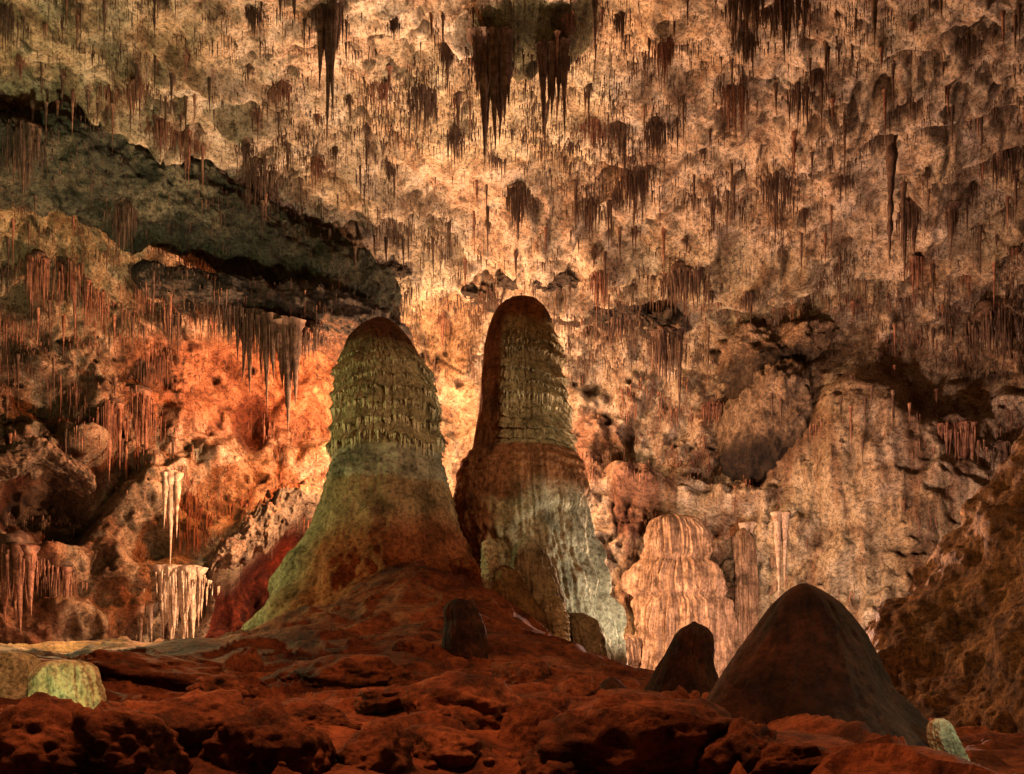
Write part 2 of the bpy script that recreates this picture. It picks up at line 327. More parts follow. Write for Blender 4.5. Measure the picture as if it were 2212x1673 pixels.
def single(u,v,L,rad,label,tone='dark',group=None,name='stalactite',me=None,off=.3):
    P=hit(u,v);s=P[1]/F
    o=bpy.data.objects.new(name,me or random.choice(LIB[tone]));COL.objects.link(o);o.location=(P[0],P[1]-off,P[2]+.15)
    o.scale=(rad*s,rad*s,L*s+.15);o.rotation_euler=(0,0,random.random()*6);tag(o,label,'stalactite',group);return o
CL=[
 (708,15,66,210,[(0,315),(-14,200),(14,170),(22,110),(-20,120),(6,250),(-8,150)],'long dark stalactite cluster at top left of centre ending in one thin spike','dark',13),
 (1070,100,90,150,[(-26,265),(-4,225),(14,215),(-14,190),(28,150),(34,110),(2,170),(-36,120),(20,185)],'largest central stalactite cluster, thick fluted spikes hanging against the bright ceiling','dark',15),
 (1195,118,70,120,[(-20,205),(0,150),(24,190),(12,130),(-8,140),(-28,110)],'three spiked dark stalactite cluster just right of the largest central cluster','dark',11),
 (965,115,42,90,[(0,95),(-8,60)],'small narrow stalactite tuft just left of the largest central cluster','dark',8),
 (915,215,84,120,[(0,90),(-12,70),(14,60)],'bushy round reddish needle tuft left of and below the central cluster','dark',6),
 (1605,-5,90,150,[(-22,125),(0,140),(24,120),(34,90),(-34,80)],'broad dark stalactite cluster cut off by the top edge, left of its twin','dark',9),
 (1695,-5,96,150,[(-30,110),(-8,150),(18,120),(40,100),(4,130)],'broad dark stalactite cluster cut off by the top edge, right of its twin','dark',9),
 (1960,452,46,140,[(-8,165),(8,120),(16,90)],'stalactite cluster beside the long knobbly stalactite at upper right','dark',8),
 (2052,458,30,100,[(0,100),(6,60)],'short thick dark stalactite tuft near the right edge of the ceiling','dark',10),
 (1115,418,60,120,[(0,125),(-10,70),(10,80)],'dark tuft with a pointed spike on the ceiling above the right giant stalagmite','dark',9),
 (1365,382,66,120,[(4,125),(-12,80),(16,70)],'dark drooping stalactite tuft right of centre with a long tip','dark',9),
 (1278,268,66,90,[(0,60),(12,50)],'rounded reddish tuft, left one of three side by side right of centre','red',6),
 (1345,268,50,120,[(4,140),(-6,70)],'narrow tuft with a long tail, middle one of three side by side','dark',8),
 (1412,282,62,90,[(0,75),(-12,60)],'ragged dark tuft, right one of three side by side right of centre','dark',7),
 (266,452,60,120,[(0,110),(-14,80),(12,70)],'shaggy greenish brown tuft on the grey green shelf at left','dark',8),
 (52,292,84,180,[(0,150),(-20,110),(20,130),(34,80),(-34,90)],'wide hanging fringe of stalactites at the far left edge','dark',8),
 (352,275,56,100,[(0,80),(12,60)],'thin fringed tuft on the upper left ceiling above the grey green shelf','red',6),
 (237,200,56,80,[(0,60)],'small squat reddish tuft high on the upper left ceiling','red',6),
 (602,192,50,70,[(0,45),(8,40)],'small tuft left of the long top spike cluster','red',5),
 (1290,598,50,100,[(-8,90),(8,80),(0,60)],'pale brown stalactite bunch right of the right giant stalagmite top','red',8),
 (946,612,50,80,[(-6,65),(8,60)],'reddish stalactite bunch between the tops of the two giant stalagmites','red',7,69),
 (860,612,80,50,[(-16,36),(10,30),(26,26)],'short fringe under the dark ledge above the left giant stalagmite','dark',5,69.2),
 (1060,640,70,60,[(-16,40),(10,36)],'short fringe under the dark ledge at the left of the right giant top','dark',5,69.5),
 (1225,632,70,70,[(-16,46),(16,40)],'short fringe under the dark ledge at the right of the right giant top','dark',5,69),
 (1330,692,110,60,[(-30,40),(4,46),(34,34)],'long low fringe under the dark ledge right of the right giant','dark',5,70),
 (1610,580,110,80,[(-30,50),(0,60),(30,40)],'low fringe under the slanting dark ledge above the hanging boulder','dark',5,67.5),
 (1480,600,110,120,[(0,100),(-24,80),(26,70)],'wide dark shaggy stalactite mass on the ledge right of the right giant','dark',8),
 (1438,730,70,140,[(-14,110),(0,125),(14,100),(30,200)],'dark stalactite cluster with one long thin straw right of the right giant','dark',8,67.5),
 (546,690,60,170,[(-4,175),(-30,100),(20,140),(-16,140)],'stalactite cluster under the dark ledge with a slim central spike','dark',11,57.5),
 (578,700,50,160,[(0,205),(14,140),(-12,120)],'stalactite cluster under the dark ledge, between its slim and its thick neighbours','dark',11,57.3),
 (628,715,66,180,[(-4,235),(14,170),(-18,130),(4,130)],'thickest and longest stalactite cluster hanging from the dark ledge','dark',16,57.5),
 (500,670,76,110,[(-20,70),(0,90),(16,80)],'short fringe of stalactites on the left part of the dark ledge','dark',8,57.2),
 (672,722,60,80,[(-10,60),(12,50)],'short fringe of stalactites at the right part of the dark ledge','dark',8,58.5),
 (290,860,80,220,[(-14,260),(8,220),(24,190),(-30,170),(0,170)],'long reddish straw stalactites hanging before the left wall','red',7),
 (240,890,60,180,[(0,180),(18,130),(-18,120)],'shorter reddish straws left of the longest red straws','red',7),
 (372,1035,40,130,[(0,200),(12,130),(-10,110)],'pale slender stalactite bunch above the cream icicle curtain','pale',9,62),
 (398,1238,96,150,[(-38,150),(-26,175),(-14,150),(-2,180),(8,150),(20,170),(30,120),(40,100),(-8,120),(14,120),(-32,120),(2,140)],'cream icicle like stalactite curtain left of the cave opening','pale',15,62.5),
 (318,1310,50,90,[(-8,95),(8,80),(0,60),(-16,60)],'small pale stalactite bunch left of the cream icicle curtain','pale',8),
 (40,1190,110,150,[(-40,130),(-20,170),(0,150),(20,180),(40,140)],'reddish drapery of stalactites at the far left edge under the dark recess','red',14),
 (130,1240,70,120,[(-20,110),(0,140),(20,100)],'narrow reddish drapery right of the far left one','red',11),
 (150,590,110,190,[(-40,150),(-10,180),(20,160),(44,130)],'dark reddish hanging fringe on the left wall below the grey green shelf','red',8),
 (80,570,60,130,[(-10,120),(14,110)],'small streaky fringe at the left edge below the grey green shelf','red',7),
 (2050,925,90,150,[(-30,110),(-8,140),(18,150),(36,120)],'brown drapery of stalactites in the hollow of the right wall','red',9),
 (2168,965,44,130,[(0,125),(12,90)],'dark stalactite bunch at the right edge of the wall','dark',9),
 (2150,690,100,150,[(-24,110),(8,130),(30,100)],'wide dark fringe at the right edge halfway up','dark',8),
 (2165,340,70,110,[(0,80),(16,70)],'dark fringe at the right edge near the top','dark',7),
 (1615,1140,44,130,[(-10,150),(6,190),(16,130)],'pale drapery stalactites right of the flowstone column','pale',9),
 (1688,1120,34,130,[(-6,190),(8,160)],'slim pale drapery stalactites on the wall above the big dark cone','pale',9),
 (455,650,60,60,[(-12,50),(10,60)],'tiny fringe at the left tip of the dark ledge','dark',7,56.8),
 (955,690,24,70,[(0,85)],'short reddish spike hanging between the two giant stalagmites','red',7),
 (1540,880,60,80,[(-10,50),(12,60)],'small brown tuft left of the dark hanging boulder','red',6),
]
for c_ in CL:
    (u,v,w_,L_,mains,lab,tone,rad)=c_[:8];cluster(u,v,w_,L_,mains,lab,tone,rad=rad,fr=(tone!='pale' or u==398),boss=tone!='pale',Yf=c_[8] if len(c_)>8 else None)
single(1897,318,290,9,'long knobbly dark stalactite hanging alone at upper right',me=knobby,off=2.0)
single(1886,-5,132,8,'thin lone stalactite at the top edge right of the twin clusters')
single(1283,-5,125,8,'thin lone stalactite at the top edge right of centre')
single(640,-5,75,7,'short lone stalactite at the top edge left of the long spike cluster')
single(2022,-5,60,7,'short lone stalactite at the top edge near the right corner')
single(992,215,110,6,'very thin stalactite directly left of the largest central cluster')
single(1935,430,150,5,'slim plain stalactite just right of the long knobbly one',off=1.)
# hanging boulder under a rounded lobe
s=68/F
hb=empty('hanging_boulder',W(1676,885,68));tag(hb,'round boulder with shade coloured into its underside overhanging from the left side of the bulging right wall','boulder')
def hb_shade_col(co):  # boulder colour with underside shade and a lighter top painted in
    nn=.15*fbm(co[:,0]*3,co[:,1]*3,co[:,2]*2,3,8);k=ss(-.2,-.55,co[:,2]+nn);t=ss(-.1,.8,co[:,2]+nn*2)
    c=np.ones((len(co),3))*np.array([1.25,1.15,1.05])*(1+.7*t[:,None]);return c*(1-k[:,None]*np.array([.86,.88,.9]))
child('rock_mass',blob('rock_mass',333,M['bulb'],6,.8,1.1,0,colf=hb_shade_col,extra=.22),hb,(.8,2.4,0),(108*s,4.6,135*s))
for du,ln,rd in ((-22,110,5),(-6,125,7),(10,110,6)):
    child('drip_column',random.choice(LIB['dark']),hb,(du*s,-2.0+abs(du)*.02,(70+du*.2)*s),(rd*s,rd*s,ln*s),du)
hb=empty('rock_lobe',W(1662,742,68.5));tag(hb,'rounded rock lobe on the right wall just above the overhanging round boulder','rock')
def lobe_shade_col(co):  # lobe colour with the shade of its underside painted in
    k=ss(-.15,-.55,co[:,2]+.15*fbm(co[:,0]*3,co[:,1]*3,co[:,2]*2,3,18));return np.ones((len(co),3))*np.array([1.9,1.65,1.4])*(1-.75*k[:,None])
child('rock_mass',blob('rock_mass',341,M['bulb'],6,.8,1.1,0,colf=lobe_shade_col,extra=.22),hb,(.4,2.4,0),(118*s,4.4,78*s))
def zone(u,v):
    c='left' if u<620 else 'left of centre' if u<1106 else 'right of centre' if u<1640 else 'right'
    r='top' if v<260 else 'upper middle' if v<520 else 'lower edge' if v<780 else 'wall below'
    return c,r
used=[(c[0],c[1]) for c in CL]
def onshelf(u,v): return u<850 and abs(v-np.interp(u,[0,180,330,470,600,700,785,835],[325,368,430,505,590,650,690,745]))<np.interp(u,[0,300,600,830],[85,90,110,90])
def hot(u,v): return (330<u<760 and 700<v<900) or (1840<u<1950 and 260<v<620)
cnt=0;tries=0
while cnt<66 and tries<4000:
    tries+=1;u=random.uniform(10,2205);v=random.uniform(10,820)
    if onshelf(u,v) or hot(u,v): continue
    if 700<u<1230 and v>560: continue
    if 1540<u<1780 and v>640: continue
    if min((u-a)**2+(v-b)**2*1.2 for a,b in used)<46**2: continue
    used.append((u,v));c,r=zone(u,v);w_=random.choice([14,18,24,30,42,60])*random.uniform(.85,1.15)
    g='%s %s small stalactite tufts'%(r,c)
    cluster(u,v,w_,w_*random.uniform(1.3,2.4),[(random.uniform(-.3,.3)*w_,w_*random.uniform(.8,2.3)) for _ in range(random.randint(2,4))],
       'small shaggy stalactite tuft on the cave roof, %s zone, %s'%(r,c),random.choice(['dark','dark','dark','red']),group=g,rad=5,boss=False);cnt+=1
cnt=0
while cnt<220:
    u=random.uniform(5,2207);v=random.uniform(5,1000)
    if 700<u<1260 and v>600: continue
    if v>780 and 420<u<1780: continue
    if 1540<u<1780 and v>640: continue
    if onshelf(u,v) or hot(u,v): continue
    c,r=zone(u,v);cnt+=1
    single(u,v,random.uniform(35,110),random.uniform(2.4,4.),'thin single brown stalactite, %s zone of the rock, %s'%(r,c),random.choice(['dark','dark','dark','red']),group='%s %s thin single stalactites'%(r,c),name='thin_stalactite',off=.5)
def needles(name,N,vlo,vhi,mat,lmin,lmax,rad,seed,ulo=-100,uhi=2320,thr=-.05,sc=1.6,skip=None):
    r=np.random.default_rng(seed)
    cand=np.where(ok&(ap_u>ulo)&(ap_u<uhi)&(ap_v>vlo)&(ap_v<vhi))[0]
    A=AV[cand]
    mk=fbm(A[:,0]/sc,A[:,1]/sc,A[:,2]/sc,3,seed)+.8*fbm(A[:,0]/5,A[:,1]/5,A[:,2]/5,3,seed+5)
    wgt=ss(thr,thr+.35,mk)+.012;wgt=wgt*np.where(isl[cand],.22,1)
    if skip is not None: wgt=wgt*skip(ap_u[cand],ap_v[cand])
    p=wgt/wgt.sum();ch=r.choice(len(cand),min(N,int((wgt>0).sum())),replace=False,p=p)
    P=A[ch].copy();s=P[:,1]/F;P+=r.normal(0,.1,P.shape);P[:,1]-=.1;P[:,2]+=.1
    L=(lmin+(lmax-lmin)*r.random(len(ch))**2.5)*s+.08;R=rad*s*(.4+.9*r.random(len(ch))**2)
    Vv,Fc=cones(P,L,R,4,2,r)
    return meshobj(name,Vv,Fc,M[mat])
skh=lambda u,v:1-.93*ss(330,400,u)*ss(780,740,u)*ss(680,720,v)*ss(960,900,v)
skb=lambda u,v:(1-.9*np.exp(-((((u-1860)/200)**2+((v-960)/230)**2))**2))*(1-.85*np.exp(-((((u-1897)/36)**2+((v-460)/190)**2))**2))
tag(needles('tiny_stalactites',24000,-80,820,'needle',4,46,1.3,5,thr=.14,sc=.8,skip=lambda u,v:skh(u,v)*skb(u,v)),'countless tiny dark stalactites bristling over the cave roof','stalactites',kind='stuff')
tag(needles('red_soda_straws',2800,600,1180,'rednd',12,85,1.4,6,uhi=760,thr=.2,skip=skh),'countless fine reddish straws over the left wall','stalactites',kind='stuff')
tag(needles('brown_wall_straws',2000,640,1300,'rednd',8,45,1.4,9,ulo=1240,thr=.2,skip=skb),'countless fine brown straws over the right wall','stalactites',kind='stuff')
# ---------- ground ----------
def gh_(x,y):
    L=np.interp(y,[-12,0,8,15,22,30,36,45,60,90],[0,0,.55,1.1,1.85,2.7,3.0,1.5,-1.5,-2.5])
    R=np.interp(y,[-12,0,8,15,22,30,36,45,60,90],[0,0,.55,.85,1.1,1.35,1.1,-.2,-2,-2.5])
    b=ss(-1,6,x);h=L*(1-b)+R*b
    h=h+3.5*np.exp(-((x+4.0)/5.0)**2-((y-38)/5.8)**2)+1.0*np.exp(-((x+1)/5)**2-((y-30)/5)**2)
    h=h-2.2*ss(4.4,7.5,x)*ss(5,11,y)*ss(42,24,y)
    return h
def ground_h(x,y):
    h=gh_(x,y);k=ss(2,9,y)
    h=h+k*(.5*fbm(x/3.6,y/3.6,0*x,3,201)+.16*fbm(x/1.0,y/1.0,0*x,5,203,.6))
    q=fbm(x/3.6,y/3.6,0*x+3,3,207)*2.4;fr=q-np.floor(q);h=h+k*.28*(ss(.75,1,fr)-fr*.5)
    lump=np.abs(fbm(x/2.6,y/2.6,0*x+7,2,209));h=h+k*.4*(.5-lump)*ss(45,38,y)
    return h
gy=np.r_[np.linspace(-12,5,30,endpoint=False),np.linspace(5,46,560,endpoint=False),np.linspace(46,84,50)]
gx=np.sign(np.linspace(-1,1,700))*(np.abs(np.linspace(-1,1,700))**1.5)*64
GX,GY=np.meshgrid(gx,gy);GZ=ground_h(GX,GY)
gc=np.ones(GX.shape+(3,));a=ss(-.1,.5,fbm(GX/4,GY/4,0*GX,3,211));gc*=(1-a[...,None]*np.array([.5,.55,.55]))
o=meshobj('ground',np.stack([GX,GY,GZ],-1),gridfaces(len(gy),len(gx)),M['ground'],cols=gc);tag(o,kind='structure')
def ghit(u,v):
    Ys=np.linspace(6,40,700);xs=(u-U0)*Ys/F;zs=CZ+(V0-v)*Ys/F;g=ground_h(xs,Ys)
    k=np.where(g>=zs)[0]
    return (xs[k[0]],Ys[k[0]],g[k[0]]) if len(k) else (xs[-1],Ys[-1],g[-1])
# ---------- stalagmites ----------
RUST=np.array([.42,.19,.10]);OLIVE=np.array([.60,.51,.33]);PALE=np.array([.88,.83,.68]);BROWN=np.array([.48,.34,.21]);RED=np.array([.46,.17,.085])
def stalag(root,prof,Y,cuts,disp,colf,nt=380,nz=420,depth=.9,mat='dome',tf=.25):
    pr=np.array(prof,float)
    tq=np.linspace(0,1,nz);v=pr[0,0]+(pr[-1,0]-pr[0,0])*(tq**1.15)
    l=np.interp(v,pr[:,0],pr[:,1]);r=np.interp(v,pr[:,0],pr[:,2])
    k=np.ones(9)/9
    def sm(a): 
        b=np.convolve(np.pad(a,4,mode='edge'),k,'valid');b[:6]=a[:6]*.6+b[:6]*.4;return b
    l,r=sm(l),sm(r)
    cx=((l+r)/2-U0)*Y/F;rad=np.maximum((r-l)/2*Y/F,.001);z=CZ+(V0-v)*Y/F
    th=np.linspace(0,2*np.pi,nt,endpoint=False)
    TH,VV=np.meshgrid(th,v);Rm=rad[:,None]+0*TH;Zm=z[:,None]+0*TH;Cx=cx[:,None]+0*TH
    ux,uy=np.cos(TH),np.sin(TH)
    dr,dz=disp(TH,VV,Zm,Cx+Rm*ux,Y+Rm*uy*depth)
    taper=np.minimum(1,Rm/(rad.max()*tf))
    Rr=Rm+dr*taper;Xs=Cx+Rr*ux;Ys=Y+Rr*uy*depth;Zs=Zm+dz*taper
    cols=colf(TH,VV,Xs,Ys,Zs)
    root.location=(cx[-1],Y,z[-1]);loc=np.array(root.location)
    P=np.stack([Xs,Ys,Zs],-1)-loc
    prev=0
    for nm,e in cuts:
        k2=min(nz-1,int(np.searchsorted(v,e)))
        if e>=pr[-1,0]:k2=nz-1
        meshobj(nm,P[prev:k2+1],gridfaces(k2-prev+1,nt,True),M[mat],parent=root,cols=cols[prev:k2+1]);prev=k2
    return P,VV,TH,Rr
def tier_phase(TH,VV,Z,pitch,seed):
    cx,sy=np.cos(TH)*3,np.sin(TH)*3
    return VV/pitch+1.0*fbm(cx*.45,sy*.45,Z*.5,3,seed)+.25*fbm(cx*2.2,sy*2.2,Z*.9,3,seed+1)+.12*fbm(cx*12,sy*12,Z*.3,2,seed+13)
def giant_disp(t0,t1,bands,xm,seed,flr,pitch,ta=.36):
    def f(TH,VV,Z,Xw,Yw):
        cx,sy=np.cos(TH)*3,np.sin(TH)*3
        m=ss(t0-15,t0+25,VV)*ss(t1+6,t1-6,VV)*xm(TH)
        ph=tier_phase(TH,VV,Z,pitch,seed)
        f=ph-np.floor(ph);vary=.25+1.3*_h(np.floor(ph),0*ph,0*ph,seed)
        fl=fbm(cx*9,sy*9,Z*.35,3,seed+2)
        dr=m*(ta*vary*f**1.8-.12+ .16*fl*(.1+f)+.10*fbm(cx*5,sy*5,Z*5,3,seed+8))
        for (b0,b1,a) in bands:
            j=8*fbm(cx*7,sy*7,Z*.1,3,seed+3)+12*fbm(cx*1.2,sy*1.2,Z*0,2,seed+4)
            dr+=a*xm(TH)*ss(b0,b1-8,VV)*(1-ss(b1-3,b1+3,VV+j))*(1+.5*fl)
        low=ss(t1,t1+40,VV)
        dr+=low*(.10*fbm(cx*9,sy*9,Z*.3,4,seed+5)*flr(TH,VV)+.09*fbm(cx*5,sy*5,Z*4,4,seed+6))
        dr+=.2*fbm(cx*.9,sy*.9,Z/3,3,seed+7)
        dr+=ss(t1+100,t1+260,VV)*(1.1*np.abs(fbm(cx*1.1,sy*1.1,Z/2.2,4,seed+11))-.1)
        dr+=.05*np.sin(VV/3.2+4*fbm(cx,sy,Z,3,seed+9))*ss(t1,t1+8,VV)*ss(t1+75,t1+55,VV)
        return dr,-.12*m*f
    return f
left=empty('giant_stalagmite',(0,0,0));tag(left,'left giant stalagmite with dark rounded cap and frilled yellow drip tiers','stalagmite')
profL=[(688,822,828),(691,806,840),(698,790,852),(712,772,868),(735,752,888),(765,738,908),(800,731,928),(850,727,944),(900,724,948),(975,722,950),(990,720,955),(1050,702,968),(1100,690,978),(1150,670,990),(1200,646,1012),(1250,618,1050),(1300,588,1082),(1350,556,1104),(1400,520,1130),(1470,470,1170)]
xall=lambda TH:1+0*TH
def colL(TH,VV,X,Y,Z):
    nz=30*fbm(X*.7,Y*.7,Z*.7,4,301)
    c=np.zeros(TH.shape+(3,));v=VV+nz
    def mix(c,b,m):return c*(1-m[...,None])+b*m[...,None]
    c=c+RUST*.45
    c=mix(c,OLIVE,ss(745,785,v));c=mix(c,PALE*.62,ss(984,990,VV)*ss(1062,1050,VV+nz*.4));c=mix(c,BROWN,ss(1050,1062,VV+nz*.4)*ss(990,1000,VV));c=mix(c,RED,ss(1120,1200,v+25*np.cos(TH)))
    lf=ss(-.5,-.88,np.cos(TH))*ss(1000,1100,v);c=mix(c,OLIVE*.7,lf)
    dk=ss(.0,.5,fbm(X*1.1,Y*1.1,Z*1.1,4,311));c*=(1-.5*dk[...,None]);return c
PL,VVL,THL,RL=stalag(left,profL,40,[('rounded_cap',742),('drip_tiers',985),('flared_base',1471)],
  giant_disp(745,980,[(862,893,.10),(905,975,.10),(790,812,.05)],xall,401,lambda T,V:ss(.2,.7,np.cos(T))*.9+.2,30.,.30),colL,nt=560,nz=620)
right=empty('giant_stalagmite',(0,0,0));tag(right,'right giant stalagmite, taller, with smooth brown cap and pale fluted right flank','stalagmite')
profR=[(642,1127,1133),(645,1112,1148),(652,1096,1162),(665,1080,1176),(685,1068,1187),(715,1056,1200),(760,1046,1209),(820,1040,1218),(900,1032,1230),(975,1020,1241),(985,1012,1243),(1000,1006,1247),(1040,996,1256),(1100,987,1270),(1160,985,1280),(1220,990,1288),(1290,1005,1305),(1350,1025,1318),(1420,1050,1332),(1500,1070,1345)]
xr=lambda TH:ss(-.62,-.4,np.cos(TH)+.07*np.sin(TH*9))
def colR(TH,VV,X,Y,Z):
    nz=30*fbm(X*.7,Y*.7,Z*.7,4,321);v=VV+nz
    def mix(c,b,m):return c*(1-m[...,None])+b*m[...,None]
    c=np.zeros(TH.shape+(3,))+RUST*.8
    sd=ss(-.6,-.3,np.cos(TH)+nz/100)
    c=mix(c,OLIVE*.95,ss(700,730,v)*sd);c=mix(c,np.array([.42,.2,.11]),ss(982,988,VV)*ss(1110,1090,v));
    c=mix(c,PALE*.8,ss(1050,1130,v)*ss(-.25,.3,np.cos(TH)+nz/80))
    fold=ss(.05,.4,fbm(np.cos(TH)*6,np.sin(TH)*6,Z*.3,3,335));c*=(1-.25*fold[...,None])
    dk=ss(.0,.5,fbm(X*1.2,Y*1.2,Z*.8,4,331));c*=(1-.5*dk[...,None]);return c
gd=giant_disp(722,975,[(745,782,.10),(795,832,.06)],xr,431,lambda T,V:ss(-.3,.3,np.cos(T))*1.8+.3,23.,.26)
def dispR(TH,VV,Z,X,Y):
    dr,dz=gd(TH,VV,Z,X,Y)
    hang=1090+60*fbm(np.cos(TH)*2.5,np.sin(TH)*2.5,0*Z,3,440)+90*ss(.3,-.4,np.cos(TH))
    g=fbm(np.cos(TH)*2.2,np.sin(TH)*2.2,Z*.12,3,445)
    dr=dr+.25*ss(975,1020,VV)*(1-ss(hang-8,hang+14,VV))+1.0*ss(1120,1280,VV)*(.35-np.abs(g)*1.6).clip(-.5,.4)
    return dr,dz
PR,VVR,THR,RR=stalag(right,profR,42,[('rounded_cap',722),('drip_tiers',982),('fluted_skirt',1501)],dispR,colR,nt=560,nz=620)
def drips(root,P,VV,TH,R_,v0,v1,seed,N,msk,k_=1):
    r=np.random.default_rng(seed)
    edge=(R_[:-1]-R_[1:])>.07
    vv=VV[:-1];t=TH[:-1];k=np.argwhere(edge&(vv>v0)&(vv<v1)&(np.sin(t)<.3)&msk(t))
    if len(k)==0: return
    k=k[r.choice(len(k),min(N,len(k)),replace=False)]
    Q=P[:-1][k[:,0],k[:,1]].copy();tt_=t[k[:,0],k[:,1]]
    Q-=np.c_[np.cos(tt_),np.sin(tt_),0*tt_]*.10;Q[:,2]+=.06
    big=ss(858,880,vv[k[:,0],k[:,1]])*.7+.7
    L=(.12+.40*r.random(len(k))**1.8)*k_*big;Vv,Fc=cones(Q,L,(.026+.03*r.random(len(k)))*k_*(.6+.4*big),6,3,r)
    o=meshobj('drip_fringe',Vv,Fc,M['dripping'],parent=root);o['kind']='stuff'
drips(left,PL,VVL,THL,RL,775,985,5,850,lambda t:t==t)
drips(right,PR,VVR,THR,RR,735,900,6,420,lambda t:np.cos(t)>-.45,.85)
def small_stal(name,label,prof,Y,colr,seed,parts,amp=.06,fl=.03,mat='dome',tiers=None,nt=140,nz=170,cat='stalagmite',group=None,tf=.7,depth=.9):
    e=empty(name,(0,0,0));tag(e,label,cat,group)
    def dsp(TH,VV,Z,Xw,Yw):
        c,s=np.cos(TH),np.sin(TH);rr=(prof[-1][2]-prof[-1][1])/2*Y/F
        dr=rr*.22*fbm(c*1.1+seed,s*1.1,Z/(rr*1.2),3,seed)+amp*fbm(c*4,s*4,Z*2.5,4,seed+1)+fl*fbm(c*14,s*14,Z*.3,3,seed+2)
        if tiers:
            m=ss(tiers[0]-5,tiers[0]+8,VV)*ss(tiers[1]+5,tiers[1]-5,VV)
            ph=VV/tiers[2]+.8*fbm(c*3,s*3,Z*.5,2,seed+3);f=ph-np.floor(ph);dr=dr+m*tiers[3]*(f**1.3+.5*fbm(c*20,s*20,Z*.3,2,seed+4)*f)
        return dr,0*dr
    def cf(TH,VV,X,Y_,Z):
        a=ss(-.1,.5,fbm(X*1.5,Y_*1.5,Z*1.5,3,seed));return np.array(colr)*(1-.5*a[...,None])
    stalag(e,prof,Y,parts,dsp,cf,nt,nz,mat=mat,tf=tf,depth=depth);return e
small_stal('small_stalagmite','slim pale knobbly stalagmite standing between the two giants',[(1164,1056,1062),(1172,1046,1071),(1200,1040,1075),(1240,1045,1078),(1290,1040,1082),(1340,1030,1090)],35.6,PALE,501,[('tiered_shaft',1260),('foot',1341)],tiers=(1168,1260,14,.08),tf=.4)
small_stal('small_stalagmite','brown pointed stalagmite leaning against the front of the right giant',[(1152,1134,1140),(1162,1126,1150),(1190,1108,1174),(1240,1098,1200),(1300,1100,1214),(1350,1104,1222),(1400,1112,1230),(1450,1112,1240)],36.6,PALE*.62,511,[('pointed_cap',1230),('shaft',1451)],fl=.12,amp=.12)
small_stal('small_stalagmite','low rounded brown stalagmite in front of the pointed brown one',[(1222,1080,1098),(1236,1066,1122),(1280,1056,1150),(1330,1050,1176),(1400,1050,1200),(1460,1040,1220)],35.6,BROWN*.8,521,[('rounded_cap',1290),('foot',1461)],fl=.12,amp=.12)
small_stal('small_stalagmite','short pale frilled stalagmite at the foot of the right giant',[(1288,1186,1204),(1296,1176,1214),(1330,1180,1222),(1370,1190,1226),(1400,1196,1232),(1440,1190,1240)],35.4,PALE,531,[('frilled_cap',1340),('foot',1441)],tiers=(1292,1400,13,.08),tf=.4)
small_stal('small_stalagmite','bulging grey stalagmite on the right foot of the right giant',[(1325,1226,1256),(1340,1214,1282),(1380,1214,1300),(1420,1222,1314),(1460,1232,1322),(1510,1236,1330)],37.4,PALE*.62,541,[('rounded_cap',1390),('foot',1511)],fl=.14,amp=.12)
small_stal('small_stalagmite','tiny pale stalagmite beside the lower right edge of the red mound',[(1428,1270,1278),(1440,1262,1286),(1465,1260,1290),(1500,1256,1296)],33,PALE*.6,551,[('cap',1450),('foot',1501)],nt=80,nz=80)
yst=min(33,ghit(1005,1418)[1]+.3)
small_stal('stalagmite_stump','dark squat stump on the red mound in front of the giants',[(1294,985,1003),(1300,970,1020),(1320,961,1034),(1350,959,1048),(1390,962,1054),(1425,964,1052),(1470,966,1048)],yst,(1.4,1.3,1.2),561,[('crown',1325),('trunk',1471)],mat='darkcone',amp=.08)
small_stal('small_stalagmite','brown rounded lump stalagmite on the right shoulder of the left giant',[(1205,990,1010),(1215,975,1030),(1250,962,1055),(1300,960,1072),(1350,958,1080),(1400,950,1090)],37.2,RED*.9,566,[('rounded_cap',1260),('foot',1401)])
small_stal('dark_cone','largest dark cone shaped stalagmite at lower right',[(1261,1730,1742),(1265,1722,1752),(1272,1710,1766),(1285,1696,1784),(1305,1678,1806),(1350,1648,1838),(1400,1618,1864),(1450,1588,1886),(1500,1555,1914),(1560,1510,1962),(1620,1470,2020),(1690,1430,2080),(1760,1400,2150)],13.5,(1,1,1),571,[('pointed_cap',1300),('body',1761)],mat='darkcone',amp=.14,nt=260,nz=300,tf=.8,fl=.03)
small_stal('dark_cone','smaller dark stalagmite with a nipple tip left of the largest cone',[(1343,1495,1502),(1349,1490,1508),(1354,1470,1520),(1370,1452,1534),(1410,1434,1546),(1450,1416,1556),(1490,1398,1566),(1530,1385,1580),(1590,1370,1600)],21,(1,1,1),581,[('nipple_tip',1352),('body',1591)],mat='darkcone',amp=.06,nt=200,tf=.4)
small_stal('dark_cone','tiny dark cone left of the smaller dark stalagmite',[(1464,1318,1326),(1470,1306,1338),(1485,1296,1354),(1505,1288,1366),(1530,1280,1376)],20,(1,1,1),591,[('cap',1480),('body',1531)],mat='darkcone',amp=.03,nt=100,nz=80)
small_stal('dark_cone','low dark cone behind the middle boulders',[(1468,1160,1172),(1475,1148,1184),(1490,1140,1196),(1515,1134,1206)],19,(1,1,1),596,[('cap',1482),('body',1516)],mat='darkcone',amp=.03,nt=100,nz=80)
small_stal('small_stalagmite','small pale green lit stalagmite at the lower right corner',[(1552,2022,2034),(1560,2010,2046),(1585,2006,2058),(1620,2012,2080),(1680,2018,2098),(1720,2018,2110)],12.3,PALE,601,[('cap',1580),('foot',1721)],tiers=(1562,1640,12,.015),nt=120,nz=120,amp=.05)
ys1=ghit(147,1545)[1];ys2=ghit(30,1520)[1]
